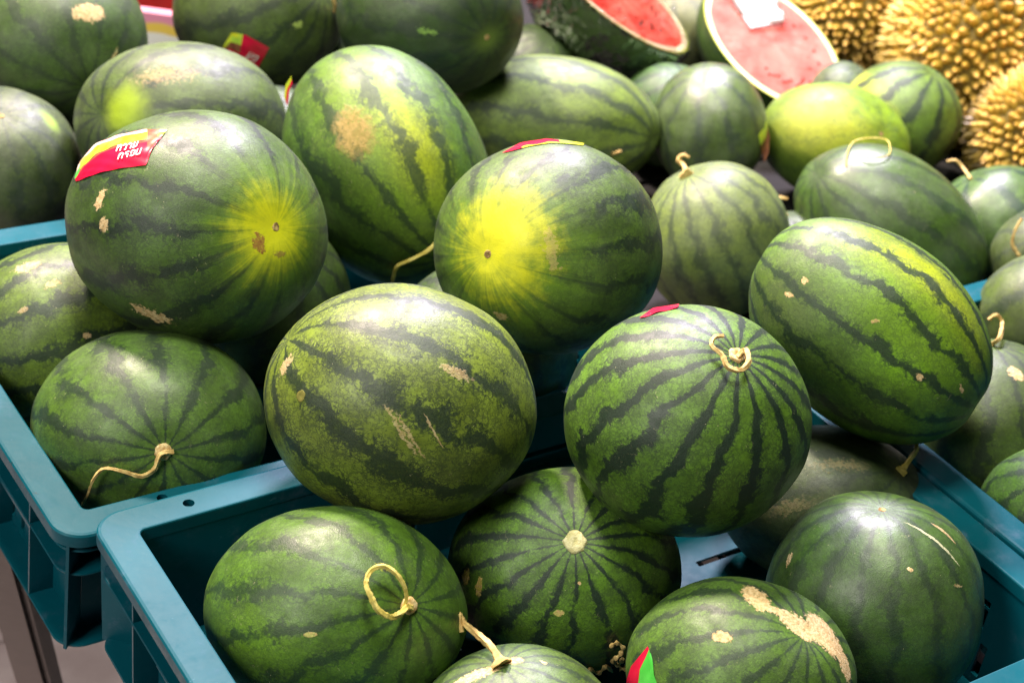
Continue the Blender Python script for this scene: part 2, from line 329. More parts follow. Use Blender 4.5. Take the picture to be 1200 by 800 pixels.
LIGHT = (0.10, 0.16, 0.035); DARK = (0.014, 0.032, 0.014)
def skin(M, light=LIGHT, dark=DARK, n=11, width=0, contrast=1.0, vein=0.5, jag=1.0, rough=0.40, spots=(), bloom=0.0, light2=None):
    light = (light[0] * 1.04, light[1] * 1.16, light[2] * 0.58); dark = (dark[0] * 0.56, dark[1] * 0.64, dark[2] * 0.54)
    k = NT('watermelon_rind'); P = k.attr('sph'); sd = tuple(M.seed); rough += 0.12
    Ps = k.vec('ADD', P, sd); half = (0.5, 0.5, 0.5)
    sep = k.n('ShaderNodeSeparateXYZ'); k.set(sep.inputs[0], P)
    rad = k.math('SQRT', k.math('ADD', k.math('MULTIPLY', sep.outputs[0], sep.outputs[0]), k.math('MULTIPLY', sep.outputs[1], sep.outputs[1])))
    fine = k.noise(Ps, 24, 4, 0.7); vfine = k.noise(Ps, 95, 2, 0.6); big = k.noise(Ps, 3.2, 2); mid = k.noise(Ps, 7, 3, 0.6)
    w1 = k.vec('SUBTRACT', k.noise(Ps, 3.4, 2, 0.5, True), half); w2 = k.vec('SUBTRACT', k.noise(Ps, 15, 3, 0.65, True), half)
    wr = k.vec('ADD', k.vec('SCALE', w1, sc_=0.42), k.vec('SCALE', w2, sc_=0.20 * jag))
    Pw = k.vec('ADD', P, k.vec('SCALE', wr, sc_=k.math('MULTIPLY', rad, rad)))
    sw = k.n('ShaderNodeSeparateXYZ'); k.set(sw.inputs[0], Pw)
    st = k.math('COSINE', k.math('MULTIPLY', k.math('ARCTAN2', sw.outputs[1], sw.outputs[0]), float(round(n * 1.2))))
    # thin dark meridian lines that branch out along the seams between the flecks of the rind
    Pv = k.vec('ADD', Ps, k.vec('SCALE', w2, sc_=0.13))
    e1 = k.voro(Pv, 8.5, 'DISTANCE_TO_EDGE'); e2 = k.voro(Pv, 21.0, 'DISTANCE_TO_EDGE')
    stv = k.math('ADD', st, k.math('MULTIPLY', k.math('SUBTRACT', big, 0.5), 1.7))
    stv = k.math('ADD', stv, k.math('MULTIPLY', k.math('SUBTRACT', mid, 0.5), 0.9 * jag))
    val = k.math('SUBTRACT', stv, k.math('MULTIPLY', e1, 3.0 * jag)); val = k.math('SUBTRACT', val, k.math('MULTIPLY', e2, 1.3 * jag))
    val = k.math('ADD', val, k.math('MULTIPLY', k.math('SUBTRACT', fine, 0.5), 0.55))
    m = k.math('MULTIPLY', k.ramp(val, -0.20 - width, 0.45 - width), 0.62)
    spv = k.math('ADD', st, k.math('ADD', k.math('MULTIPLY', k.math('SUBTRACT', mid, 0.5), 0.8), k.math('MULTIPLY', k.math('SUBTRACT', fine, 0.5), 0.9)))
    spv = k.math('ADD', spv, k.math('MULTIPLY', k.math('SUBTRACT', big, 0.5), 0.9))
    m = k.math('MAXIMUM', m, k.ramp(spv, 0.62 - width * 1.6, 0.94 - width * 1.2))
    v1 = k.ramp(e1, 0.0, 0.07, 1, 0); v2 = k.ramp(e2, 0.0, 0.15, 1, 0)
    near = k.ramp(stv, -1.0, 0.2, 0.65, 1.0)
    vm = k.math('MULTIPLY', k.math('MAXIMUM', v1, k.math('MULTIPLY', v2, 0.9)), k.math('MULTIPLY', k.ramp(mid, 0.30, 0.52), near))
    fl = k.math('MULTIPLY', k.ramp(k.noise(k.vec('ADD', Ps, k.vec('SCALE', w2, sc_=0.1)), 44, 2, 0.7), 0.54, 0.64), 0.7)
    l2 = light2 or tuple(c * 0.60 for c in light)
    base = k.mix(k.ramp(k.noise(Ps, 4.5, 4), 0.32, 0.70), light, l2)
    base = k.mix(k.ramp(fine, 0.42, 0.72, 0, 0.45), base, tuple(c * 0.40 for c in light))
    for s_ in [s for s in spots if s.get('under')]: base = spot_mix(k, M, P, Ps, base, s_)
    col = k.mix(k.math('MULTIPLY', k.math('MAXIMUM', vm, fl), 0.38 + 0.62 * vein), base, tuple(d * 1.25 for d in dark))
    drk = k.mix(k.ramp(vfine, 0.3, 0.75), dark, tuple(d * 1.9 for d in dark))
    col = k.mix(k.math('MULTIPLY', m, contrast), col, drk)
    # pale pinprick lenticels, scuffs and dusty bloom
    dots = k.math('MULTIPLY', k.ramp(k.voro(Ps, 17, 'F1'), 0.03, 0.06, 1, 0), k.ramp(k.noise(Ps, 7, 1), 0.54, 0.58))
    col = k.mix(dots, col, (0.55, 0.50, 0.28))
    scr = k.math('MULTIPLY', k.ramp(k.noise(k.vec('MULTIPLY', Pv, (2.2, 30, 16)), 2.5, 2), 0.70, 0.75), k.ramp(big, 0.50, 0.60))
    col = k.mix(k.math('MULTIPLY', scr, 0.6), col, (0.42, 0.40, 0.22))
    col = k.mix(k.math('MULTIPLY', k.ramp(k.noise(Ps, 2.0, 5, 0.7), 0.35, 0.75), 0.02 + bloom * 0.6), col, (0.26, 0.27, 0.24))
    sm = None
    for s_ in [s for s in spots if not s.get('under')]:
        col = spot_mix(k, M, P, Ps, col, s_)
        if s_.get('rough'): sm = k.mask if sm is None else k.math('MAXIMUM', sm, k.mask)
    rg = k.ramp(k.math('ADD', mid, k.math('MULTIPLY', k.math('SUBTRACT', vfine, 0.5), 0.5)), 0.3, 0.75, rough - 0.06, rough + 0.12)
    h = k.math('ADD', k.math('MULTIPLY', vfine, 0.3), k.math('MULTIPLY', k.noise(Ps, 10, 2), 0.55))
    if sm is not None: rg = k.math('ADD', rg, k.math('MULTIPLY', sm, 0.3)); h = k.math('ADD', h, k.math('MULTIPLY', sm, k.math('ADD', 0.5, vfine)))
    k.bsdf(col, rg, h, 0.30, 0.0016, Specular_IOR_Level=0.55)
    return k.m
def spot_mix(k, M, P, Ps, col, s):
    q0, _ = hit(M, s['x'], s['y']); d = sph(M, q0)
    a = math.radians(s.get('ang', 0)); dx, dy = math.cos(a), -math.sin(a)
    u = sph(M, hit(M, s['x']+3*dx, s['y']+3*dy)[0]) - d; v = sph(M, hit(M, s['x']+3*dy, s['y']-3*dx)[0]) - d
    ul, vl = u.length, v.length; ru, rv = s['r'][0] * ul / 3, s['r'][1] * vl / 3
    u = u.normalized() / ru; v = v.normalized() / rv
    dl = k.vec('SUBTRACT', P, tuple(d))
    nz = k.vec('SCALE', k.vec('SUBTRACT', k.noise(Ps, s.get('ns', 9), 5, 0.65, True), (0.5, 0.5, 0.5)), sc_=s.get('na', 0.3) * (ru + rv))
    dl = k.vec('ADD', dl, nz)
    c = k.n('ShaderNodeCombineXYZ'); k.set(c.inputs[0], k.vec('DOT_PRODUCT', dl, tuple(u))); k.set(c.inputs[1], k.vec('DOT_PRODUCT', dl, tuple(v))); k.set(c.inputs[2], k.vec('DOT_PRODUCT', dl, tuple(d)))
    L = k.vec('LENGTH', c.outputs[0])
    if s.get('streak'):
        sp = k.n('ShaderNodeSeparateXYZ'); k.set(sp.inputs[0], P); cx = k.n('ShaderNodeCombineXYZ'); k.set(cx.inputs[0], sp.outputs[0]); k.set(cx.inputs[1], sp.outputs[1])
        L = k.math('ADD', L, k.math('MULTIPLY', k.math('SUBTRACT', k.noise(k.vec('ADD', k.vec('NORMALIZE', cx.outputs[0]), tuple(M.seed)), 9, 3, 0.7), 0.5), s['streak']))
    so = s.get('soft', 0.1)
    k.mask = k.math('MULTIPLY', k.ramp(L, 1 - so, 1 + so, 1, 0), s.get('f', 1.0))
    if s.get('rough'): k.mask = k.math('MULTIPLY', k.mask, k.ramp(k.noise(Ps, 48, 3, 0.7), 0.30, 0.46, 0.25, 1.0))
    cc = s['c']
    if s.get('c2'): cc = k.mix(k.ramp(k.noise(Ps, s.get('cs', 30), 4), 0.35, 0.65), s['c'], s['c2'])
    return k.mix(k.mask, col, cc)
TAN = dict(c=(0.68, 0.52, 0.28), c2=(0.50, 0.33, 0.14), soft=0.10, na=1.35, ns=26, rough=1)
def tan(x, y, a, b, ang=0, **kw): d = dict(TAN, x=x, y=y, r=(a, b), ang=ang); d.update(kw); return d
def yel(x, y, a, b, c=(0.50, 0.50, 0.012), ang=0, soft=0.75, f=0.95, under=True, na=0.35, ns=7, streak=0): return dict(streak=streak, x=x, y=y, r=(a, b), ang=ang, c=c, soft=soft, f=f, under=under, na=na, ns=ns)

NU, NV = 88, 60
ALL = {}
def melon(key, c, s, ang, pole, label, **sk):
    M = Melon(); M.key = key; M.c = Vector(c); M.s = s; a = math.radians(ang)
    M.X = VR * math.cos(a) + VU * math.sin(a); M.Y = -VR * math.sin(a) + VU * math.cos(a)
    if pole[0] == 'px':
        M.n = Vector((0, 0, 1)); M.n = hit(M, pole[1], pole[2])[0]; pole = None
    else: px, py, pz = pole; M.n = Vector((px*math.cos(a)+py*math.sin(a), -px*math.sin(a)+py*math.cos(a), pz)).normalized()
    M.e1, M.e2, M.n = unit_frame(M.n)
    rnd = random.Random(key); M.seed = Vector((rnd.uniform(0, 40), rnd.uniform(0, 40), rnd.uniform(0, 40)))
    verts = []; att = []
    for j in range(NV + 1):
        th = math.pi * j / NV
        for i in range(NU if 0 < j < NV else 1):
            ph = 2 * math.pi * i / NU
            l = Vector((math.sin(th)*math.cos(ph), math.sin(th)*math.sin(ph), math.cos(th)))
            q = M.e1 * l.x + M.e2 * l.y + M.n * l.z
            verts.append(to_world(M, q) - M.c); att.append(l)
    faces = []
    row = lambda j, i: 0 if j == 0 else (len(verts)-1 if j == NV else 1 + (j-1)*NU + i % NU)
    for j in range(NV):
        for i in range(NU):
            f = [row(j, i), row(j+1, i), row(j+1, i+1), row(j, i+1)]; g = []
            for v in f:
                if v not in g: g.append(v)
            faces.append(g)
    me = bpy.data.meshes.new('watermelon'); me.from_pydata(verts, [], faces)
    a_ = me.attributes.new('sph', 'FLOAT_VECTOR', 'POINT')
    a_.data.foreach_set('vector', [x for l in att for x in l])
    me.polygons.foreach_set('use_smooth', [True] * len(faces))
    o = link('watermelon', me, skin(M, **sk)); o.location = M.c; M.o = o
    tag(o, label, 'watermelon', 'watermelons piled in and behind the crates')
    ALL[key] = M; return M
def child(M, name, bm, mat, parent=None, angle=40):
    bmesh.ops.translate(bm, verts=bm.verts, vec=-M.c)
    o = link(name, mesh_of(name, bm, angle), mat); o.parent = parent or M.o; return o
def stem(M, pts, r0=0.0032, r1=0.0018, mat=None, collar=0.0, smooth=8):
    """pts: (x, y, lift) along the stalk from its base outwards."""
    W = [surf(M, x, y, l) for x, y, l in pts]
    if collar:
        b = W[0]; W[0] = b
    C = spline(W, smooth); n = len(C); bm = bmesh.new(); r0 *= 0.68; r1 *= 0.66
    rs = []
    for i in range(n):
        t = i / (n - 1); r = r0 + (r1 - r0) * t
        if collar: r = r + (collar - r0) * math.exp(-(t * n / smooth / 0.35) ** 2)
        rs.append(r * (1 + 0.13 * math.sin(i * 1.7) * (0.5 + 0.5 * math.sin(i * 0.53))))
    tube(bm, C, rs, 16); return child(M, 'stem', bm, mat or M_STEM)
def disc(M, name, x, y, r, mat, h=0.002, hollow=0.0):
    q, _ = hit(M, x, y); c = to_world(M, q); nn = (to_world(M, q, 0.01) - c).normalized()
    u = nn.orthogonal().normalized(); v = nn.cross(u); bm = bmesh.new(); rings = []
    rnd = random.Random(int(x*7+y))
    jit = [1 + rnd.uniform(-0.12, 0.12) for _ in range(18)]
    for rr, hh in ((1.25, -0.0025), (1.05, h*0.6), (0.85, h), (0.45, h*(1-0.5*hollow)), (0.2, h*(1-hollow))):
        rings.append([bm.verts.new(c + (u*math.cos(2*math.pi*i/18) + v*math.sin(2*math.pi*i/18)) * r*rr*jit[i] + nn*(hh + (rnd.uniform(-.1, .1)*h))) for i in range(18)])
    for a in range(4):
        for i in range(18): bm.faces.new((rings[a][i], rings[a][(i+1) % 18], rings[a+1][(i+1) % 18], rings[a+1][i]))
    bm.faces.new(rings[-1]); return child(M, name, bm, mat, angle=60)
def poly_at(L, u):
    x = u * (len(L)-1); i = min(int(x), len(L)-2); t = x - i
    return (L[i][0]*(1-t)+L[i+1][0]*t, L[i][1]*(1-t)+L[i+1][1]*t)
def sticker(M, top, bot, paint, mats, nu=26, nv=12, lift=0.0007):
    bm = bmesh.new(); G = []
    for i in range(nu+1):
        a = poly_at(top, i/nu); b = poly_at(bot, i/nu)
        G.append([bm.verts.new(surf(M, a[0]+(b[0]-a[0])*j/nv, a[1]+(b[1]-a[1])*j/nv, lift + 0.0004*math.sin(i*0.9)*math.sin(j*1.3))) for j in range(nv+1)])
    for i in range(nu):
        for j in range(nv):
            f = bm.faces.new((G[i][j], G[i+1][j], G[i+1][j+1], G[i][j+1])); f.material_index = paint((i+.5)/nu, (j+.5)/nv)
    return child(M, 'sticker', bm, mats, angle=80)
GLY = {'ho': [[(0, 0), (0, 1)], [(0, .55), (.45, 1), (.62, .9), (.62, 0)]], 'wo': [[(0, .8), (.3, 1), (.6, .8), (.6, 0), (.42, 0)]],
       'aa': [[(0, .8), (.25, 1), (.5, .8), (.5, 0)]], 'no': [[(0, 1), (0, 0), (.55, .28), (.55, 1)]], 'ko': [[(0, 0), (0, .6), (.12, .75), (0, .85), (.3, 1), (.6, .85), (.6, 0)]],
       'ro': [[(.5, .97), (.05, .92), (.05, .62), (.5, .52), (.5, 0)]], 'oo': [[(.15, .5), (0, .5), (0, .85), (.3, 1), (.6, .85), (.6, .1), (.3, 0), (0, .1)]], 'bo': [[(0, 1), (0, .1), (.1, 0), (.55, 0), (.6, .1), (.6, 1)]]}
def lettering(M, stk, text, org, right, up, wpx=1.2, adv=0.95):
    bm = bmesh.new()
    for gi, g in enumerate(text):
        for stroke in GLY[g]:
            P = [(org[0] + right[0]*(gi*adv + x) + up[0]*y, org[1] + right[1]*(gi*adv + x) + up[1]*y) for x, y in stroke]
            for (x0, y0), (x1, y1) in zip(P, P[1:]):
                L = math.hypot(x1-x0, y1-y0) or 1; dx, dy = (x1-x0)/L, (y1-y0)/L; h = wpx/2
                x0_, y0_, x1_, y1_ = x0-dx*h*.6, y0-dy*h*.6, x1+dx*h*.6, y1+dy*h*.6
                bm.faces.new([bm.verts.new(surf(M, *p_, 0.0017)) for p_ in ((x0_-dy*h, y0_+dx*h), (x1_-dy*h, y1_+dx*h), (x1_+dy*h, y1_-dx*h), (x0_+dy*h, y0_-dx*h))])
    return child(M, 'lettering', bm, M_WHT, parent=stk)

# --- the pile (centre, semi-axes in metres, tilt, pole direction)
A = melon('A', (0.1344,0.2134,0.0993), (0.1002,0.0902,0.0951), -12, ('px', 327, 267), 'dark green watermelon with yellow blossom end and red sticker on its shoulder',
    light=(0.062,0.115,0.028), dark=(0.014,0.028,0.016), n=12, contrast=0.95, vein=0.5, width=0.0175, rough=0.38, bloom=0.05,
    spots=[yel(327, 268, 50, 66, (0.16,0.28,0.012), soft=0.7, f=0.75, under=False, na=0.4, ns=10, streak=1.6), yel(320, 272, 32, 40, (0.68,0.68,0.01), soft=0.75, na=0.6, ns=12, under=False, f=0.85, streak=1.5), tan(306, 285, 7, 13, 20, c=(0.25,0.11,0.02), c2=(0.36,0.2,0.03)), tan(178, 367, 22, 5, -12), tan(117, 233, 14, 4, 60, na=1.2), tan(121, 263, 8, 5, 70, na=1.2), tan(330, 298, 7, 4, 0, c=(0.30,0.2,0.03), c2=(0.3,0.25,0.03))])
disc(A, 'blossom_scar', 328, 266, 0.0030, M_BLOS, 0.0005, 0.8)
def paintA(u, v):
    if 0.83 < u < 0.93 and v < 0.62: return 2
    if v < 0.10: return 3
    if v < 0.28: return 1 if not (u < 0.16) else 4
    if v < 0.36: return 2
    return 0
st = sticker(A, [(89,209),(95,190),(111,169.5),(135,157.5),(169,151),(196,152.5)], [(90,213),(104,206.5),(122,201),(145,197),(172,194.5),(178,176)], paintA, [M_RED, M_YEL, M_BRN, M_PNK, M_GRN], 34, 14)
lettering(A, st, ['ho','wo','aa','no'], (137, 178), (6.8, -1.3), (2.2, -6.8)); lettering(A, st, ['ko','ro','oo','bo'], (139, 187.5), (7.4, -1.7), (2.2, -6.8))
B = melon('B', (0.2455,0.5029,0.0326), (0.0990,0.0771,0.0874), 0, (-.62,.0,.78), 'grey green watermelon behind the melon with the lettered red sticker', light=(0.085,0.125,0.05), dark=(0.022,0.036,0.024), n=11, width=0.028, contrast=0.85, bloom=0.12, rough=0.42,
    spots=[yel(145, 128, 22, 26, (0.34,0.48,0.02), f=0.85, soft=0.6, under=False), tan(195, 88, 36, 6, 10, f=0.4, na=1.8, ns=34, soft=0.4)])
C = melon('C', (0.1947,0.7028,0.0369), (0.0917,0.0908,0.0913), 0, ('px', 105, 105), 'dark green watermelon with cream scab patch on top beside the printed carton', light=(0.055,0.10,0.03), dark=(0.018,0.035,0.016), n=11, contrast=0.75, width=0.028, bloom=0.15,
    spots=[tan(103, 16, 17, 10, 15, na=0.9), tan(131, 70, 16, 1.6, 60, na=0.4, c=(0.4,0.4,0.2))])
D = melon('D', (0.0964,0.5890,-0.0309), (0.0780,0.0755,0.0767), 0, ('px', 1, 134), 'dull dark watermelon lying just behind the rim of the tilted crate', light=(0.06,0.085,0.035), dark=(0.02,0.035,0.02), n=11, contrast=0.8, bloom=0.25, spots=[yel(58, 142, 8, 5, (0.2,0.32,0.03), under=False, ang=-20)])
disc(D, 'blossom_scar', 1, 134, 0.003, M_BLOS, 0.0005, 0.6)
E_ = melon('E', (0.0446,0.2913,-0.0306), (0.0849,0.0764,0.0805), 20, (-.85,-.30,.43), 'striped green watermelon with pale worn patch wedged under the stickered melon', light=(0.11,0.165,0.03), dark=(0.014,0.03,0.014), n=12, width=0.049, contrast=0.95, vein=0.6,
    spots=[tan(32, 312, 14, 5, 28, f=0.7), tan(62, 332, 9, 4, 45, f=0.6), tan(102, 393, 5, 3), tan(27, 364, 6, 3, 20, f=0.5)])
F = melon('F', (0.0625,0.1325,-0.0222), (0.0895,0.0775,0.0800), 0, ('px', 194, 530), 'round green watermelon whose long wavy dried stalk hangs over the crate rim', light=(0.085,0.155,0.035), dark=(0.014,0.032,0.018), n=12, width=0.042, contrast=0.85, vein=0.4, rough=0.37, bloom=0.10)
stem(F, [(203,529,0.002),(188,531,0.005),(181,547,0.004),(166,555,0.003),(146,549,0.004),(126,545,0.006),(115,556,0.007),(108,573,0.006),(96,593,0.004)], 0.0027, 0.0012, M_STEM, collar=0.0)
disc(F, 'stem_collar', 192, 530, 0.0058, M_SCAR, 0.0022, 0.4)
G = melon('G', (0.1819,-0.0325,0.0783), (0.0952,0.0838,0.0849), -10, (-.80,.52,.25), 'large mottled watermelon with scratched flank resting on the crate rims in the middle', light=(0.175,0.22,0.045), dark=(0.018,0.032,0.017), n=10, contrast=0.9, vein=1.0, width=0.056, rough=0.35,
    spots=[tan(535, 437, 18, 6, -15, f=0.5, na=1.1, ns=22), tan(470, 505, 34, 2.4, -66, f=0.5, na=0.5), tan(482, 512, 30, 2, -66, f=0.5, na=0.5), tan(508, 505, 22, 1.2, -66, f=0.6, na=0.3), tan(335, 428, 5, 9, 0, f=0.6)])
disc(G, 'blossom_scar', 354, 464, 0.0036, simple('green_brown_ring', (0.12,0.13,0.02), (0.2,0.18,0.03), 0.6, 200), 0.0004, 0.7)
H = melon('H', (0.3586,0.0554,0.1204), (0.0891,0.0832,0.0861), 0, ('px', 570, 298), 'green watermelon with a large bright yellow blossom end, resting above two crates', light=(0.075,0.125,0.036), dark=(0.014,0.028,0.016), n=13, contrast=0.92, vein=0.6, width=0.035, bloom=0.05,
    spots=[yel(585, 296, 74, 78, (0.15,0.28,0.012), soft=0.6, f=0.62, under=False, na=0.5, ns=6, streak=1.2), yel(588, 284, 42, 50, (0.72,0.70,0.008), soft=0.78, na=0.9, ns=8, under=False, f=0.88, streak=1.1), tan(646, 292, 7, 26, 8, f=0.45, na=1.3, c=(0.55,0.42,0.14)), tan(588, 368, 7, 3, 0, f=0.6, na=1.4)])
disc(H, 'blossom_scar', 570, 298, 0.0030, M_BLOS, 0.0005, 0.9)
sticker(H, [(588,179),(610,168.5),(640,164.5),(684,170)], [(600,177),(620,173),(645,170),(682,173)], lambda u, v: 1 if (v > 0.7 and 0.2 < u) or u > .78 else 0, [M_RED, M_YEL, M_BRN, M_PNK], 18, 5)
I = melon('I', (0.3702,0.3277,0.0511), (0.1129,0.0896,0.0905), -62, (.50,-.75,.42), 'long green watermelon with yellow belly and brown russet patch beside the blossom-end melon', light=(0.075,0.15,0.03), dark=(0.012,0.034,0.014), n=12, width=0.035, contrast=0.8, vein=0.35,
    spots=[yel(452, 160, 55, 110, (0.20,0.32,0.012), ang=20, soft=0.7, f=0.8, na=0.4), yel(485, 170, 26, 55, (0.38,0.44,0.015), ang=25, soft=0.8, f=0.75), tan(415, 155, 22, 26, 0, c=(0.40,0.28,0.09), c2=(0.26,0.2,0.05), soft=0.3, na=0.8, ns=10)])
stem(I, [(517,274,0.003),(498,282,0.016),(478,289,0.020),(466,296,0.018),(462,312,0.012),(459,333,0.006)], 0.0024, 0.0021, M_STEMY, smooth=4)
sticker(I, [(334,112),(336,98),(343,88)], [(337,124),(340,108),(344,98)], lambda u, v: 1 if v < .6 else 0, [M_RED, M_YEL], 8, 4)
J = melon('J', (0.6745,0.4875,-0.0289), (0.1135,0.0735,0.0685), -6, (.93,-.2,.3), 'pale oblong watermelon lying sideways below the film-wrapped half', light=(0.165,0.225,0.06), dark=(0.035,0.055,0.03), n=10, width=0.042, contrast=0.85, vein=0.6, bloom=0.1)
stem(J, [(716,179,0.001),(719,176,0.006),(722,173,0.010)], 0.0022, 0.0018)
K = melon('K', (0.5468,0.5590,0.0814), (0.0964,0.0812,0.0885), -5, ('px', 573, 45), 'very dark green watermelon with radiating blossom end next to the wrapped half', light=(0.03,0.06,0.018), dark=(0.012,0.028,0.012), n=12, width=0.0175, contrast=0.8, vein=0.3, bloom=0.1, spots=[tan(500, 37, 12, 2.5, -15, c=(0.16,0.3,0.05), c2=(0.2,0.34,0.06)), yel(573, 46, 12, 12, (0.10,0.16,0.02), under=False, soft=.9)])
disc(K, 'blossom_scar', 573, 45, 0.003, M_BLOS, 0.0005, 0.6)
L = melon('L', (0.4267,0.7176,0.0403), (0.0927,0.0890,0.0909), 0, (.80,.1,.59), 'dark striped watermelon with a folded magenta sticker low on its side', light=(0.075,0.11,0.035), dark=(0.018,0.03,0.016), n=11, width=0.035, contrast=0.8, vein=0.4, bloom=0.12, spots=[tan(348, 29, 5, 4, 0, c=(0.3,0.4,0.08), c2=(0.3,0.4,0.08))])
stem(L, [(390,14,0.002),(384,8,0.010),(380,-2,0.014),(386,-14,0.012)], 0.0028, 0.002)
st = sticker(L, [(262,54),(272,38),(288,40),(315,55)], [(264,60),(270,62),(282,70),(302,80)], lambda u, v: (0 if u > 0.6 or v > .75 else (2 if v > .42 else 1)), [M_RED, M_YEL, M_BRN], 18, 9)
lettering(L, st, ['no','oo'], (289, 66), (6.0, 3.2), (5.0, -6.0), 1.2)
Mm = melon('M', (0.8310,0.4147,-0.0246), (0.0632,0.0708,0.0669), 0, (-.2,.75,.63), 'small smooth dark watermelon with glossy top in front of the halves', light=(0.085,0.125,0.06), dark=(0.03,0.045,0.04), n=8, contrast=0.7, vein=0.25, rough=0.28, bloom=0.2)
sticker(Mm, [(889,158),(895,150),(897,140)], [(894,190),(899,178),(900,160)], lambda u, v: 1 if v < .5 else 2, [M_RED, M_YEL, M_BRN], 8, 5)
N = melon('N', (0.6905,0.2205,-0.0325), (0.0735,0.0785,0.0720), 0, ('px', 804, 202), 'pale watermelon with thin grey stripes and a knobbly brown stem on top', light=(0.175,0.215,0.085), dark=(0.045,0.06,0.038), n=14, contrast=0.75, vein=0.3, width=0.0175, jag=0.6, light2=(0.12,0.17,0.055), bloom=0.12)
stem(N, [(804,203,0.000),(803,197,0.003),(798,193,0.006),(804,190,0.009),(811,193,0.009)], 0.0036, 0.0022, collar=0.007)
O = melon('O', (0.9731,0.3599,-0.0382), (0.0855,0.0641,0.0665), -14, ('px', 1034, 157), 'bright yellow-green watermelon under the labelled half', light=(0.18,0.27,0.022), dark=(0.03,0.08,0.02), n=11, contrast=0.55, vein=0.2, width=-0.4, spots=[yel(918, 195, 26, 60, (0.02,0.06,0.015), under=False, f=0.5), yel(955, 150, 60, 28, (0.50,0.50,0.03), f=0.6)])
disc(O, 'blossom_scar', 1034, 157, 0.0025, M_BLOS, 0.0005, 0.6)
P_ = melon('P', (1.0919,0.3804,-0.0393), (0.0721,0.0681,0.0701), 0, (.45,.72,.53), 'green watermelon with jagged dark diagonal stripes leaning towards the durians', light=(0.12,0.19,0.045), dark=(0.018,0.035,0.02), n=9, contrast=0.95, vein=0.4, width=0.07, spots=[yel(1000, 92, 26, 22, (0.4,0.45,0.03), f=.8)])
Q = melon('Q', (0.8631,0.1551,-0.0187), (0.1053,0.0725,0.0742), -35, (-.78,.50,.38), 'smooth oblong watermelon with faint stripes and a thin looped stalk on top', light=(0.06,0.11,0.032), dark=(0.018,0.038,0.02), n=11, width=0.028, contrast=0.75, vein=0.2, rough=0.3, bloom=0.15)
stem(Q, [(992,196,0.001),(993,184,0.003),(1001,171,0.003),(1018,167,0.003),(1036,169,0.003),(1042,178,0.003),(1040,186,0.003),(1025,189,0.004),(1010,187,0.003)], 0.0010, 0.0008, M_STEMY)
R = melon('R', (0.5566,-0.1109,0.0955), (0.1031,0.0752,0.0748), -38, (.80,-.58,.20), 'big oblong bright green watermelon lying diagonally across the crate rims', light=(0.095,0.185,0.022), dark=(0.014,0.034,0.016), n=12, contrast=0.92, vein=0.4, width=0.049,
    spots=[yel(1085, 322, 95, 22, (0.36,0.44,0.012), ang=-42, soft=0.8, f=0.8), yel(1062, 375, 80, 44, (0.17,0.32,0.012), ang=-40, soft=0.8, f=0.8), yel(1052, 430, 28, 18, (0.17,0.36,0.012), soft=.8, f=.9), yel(915, 360, 40, 60, (0.075,0.105,0.03), f=0.7), tan(943, 329, 4, 4, 40), tan(925, 345, 5, 3), tan(1077, 441, 4, 4, 40), tan(1126, 455, 2, 5, 20), tan(1026, 376, 5, 2, 30, c=(.45,.45,.1))])
S = melon('S', (0.3468, -0.1496, 0.0953), (0.0864,0.0816,0.0839), -5, ('px', 865, 416), 'boldly striped watermelon with a curled stem on its crown', light=(0.10,0.19,0.028), dark=(0.010,0.026,0.012), n=14, contrast=1.0, vein=0.75, width=0.2)
stem(S, [(866,418,0.001),(870,415,0.006),(871,430,0.009),(862,440,0.009),(848,437,0.009),(842,424,0.009),(831,415,0.009),(834,405,0.008),(844,402,0.007)], 0.0030, 0.0019, M_STEM)
disc(S, 'stem_collar', 865, 415, 0.0056, M_SCAR, 0.0018, 0.8)
sticker(S, [(750,374),(766,362),(796,357)], [(756,373),(772,367),(794,362)], lambda u, v: 0, [M_RED], 12, 4)
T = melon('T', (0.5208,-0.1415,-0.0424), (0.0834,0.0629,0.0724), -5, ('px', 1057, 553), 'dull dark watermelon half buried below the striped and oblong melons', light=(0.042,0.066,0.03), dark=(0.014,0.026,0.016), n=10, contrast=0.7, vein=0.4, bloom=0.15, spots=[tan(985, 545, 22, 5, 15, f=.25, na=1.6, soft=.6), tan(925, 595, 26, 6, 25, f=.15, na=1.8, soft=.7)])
stem(T, [(1056,553,0.001),(1059,545,0.006),(1063,536,0.010),(1058,526,0.013),(1049,520,0.012)], 0.0030, 0.0017, M_STEMY, collar=0.005)
U = melon('U', (0.4535,-0.2668,-0.0184), (0.0785,0.0797,0.0751), 0, ('px', 1034, 592), 'upright smooth deep green watermelon with faint broad stripes and a tiny blossom scar', light=(0.052,0.105,0.03), dark=(0.016,0.034,0.018), n=13, contrast=0.72, vein=0.3, width=0.028, jag=0.6, rough=0.32, bloom=0.1,
    spots=[tan(1095, 634, 38, 1.1, -30, na=0.15, f=.8, c=(.5,.5,.3), c2=(.5,.5,.3)), tan(1105, 625, 14, 1.0, -28, na=0.2, f=.6), tan(925, 655, 8, 2, 60, f=.7), tan(1066, 668, 3, 3), tan(1123, 686, 5, 1.5, 5, f=.7)])
disc(U, 'blossom_scar', 1034, 593, 0.0024, M_BLOS, 0.0005, 0.8)
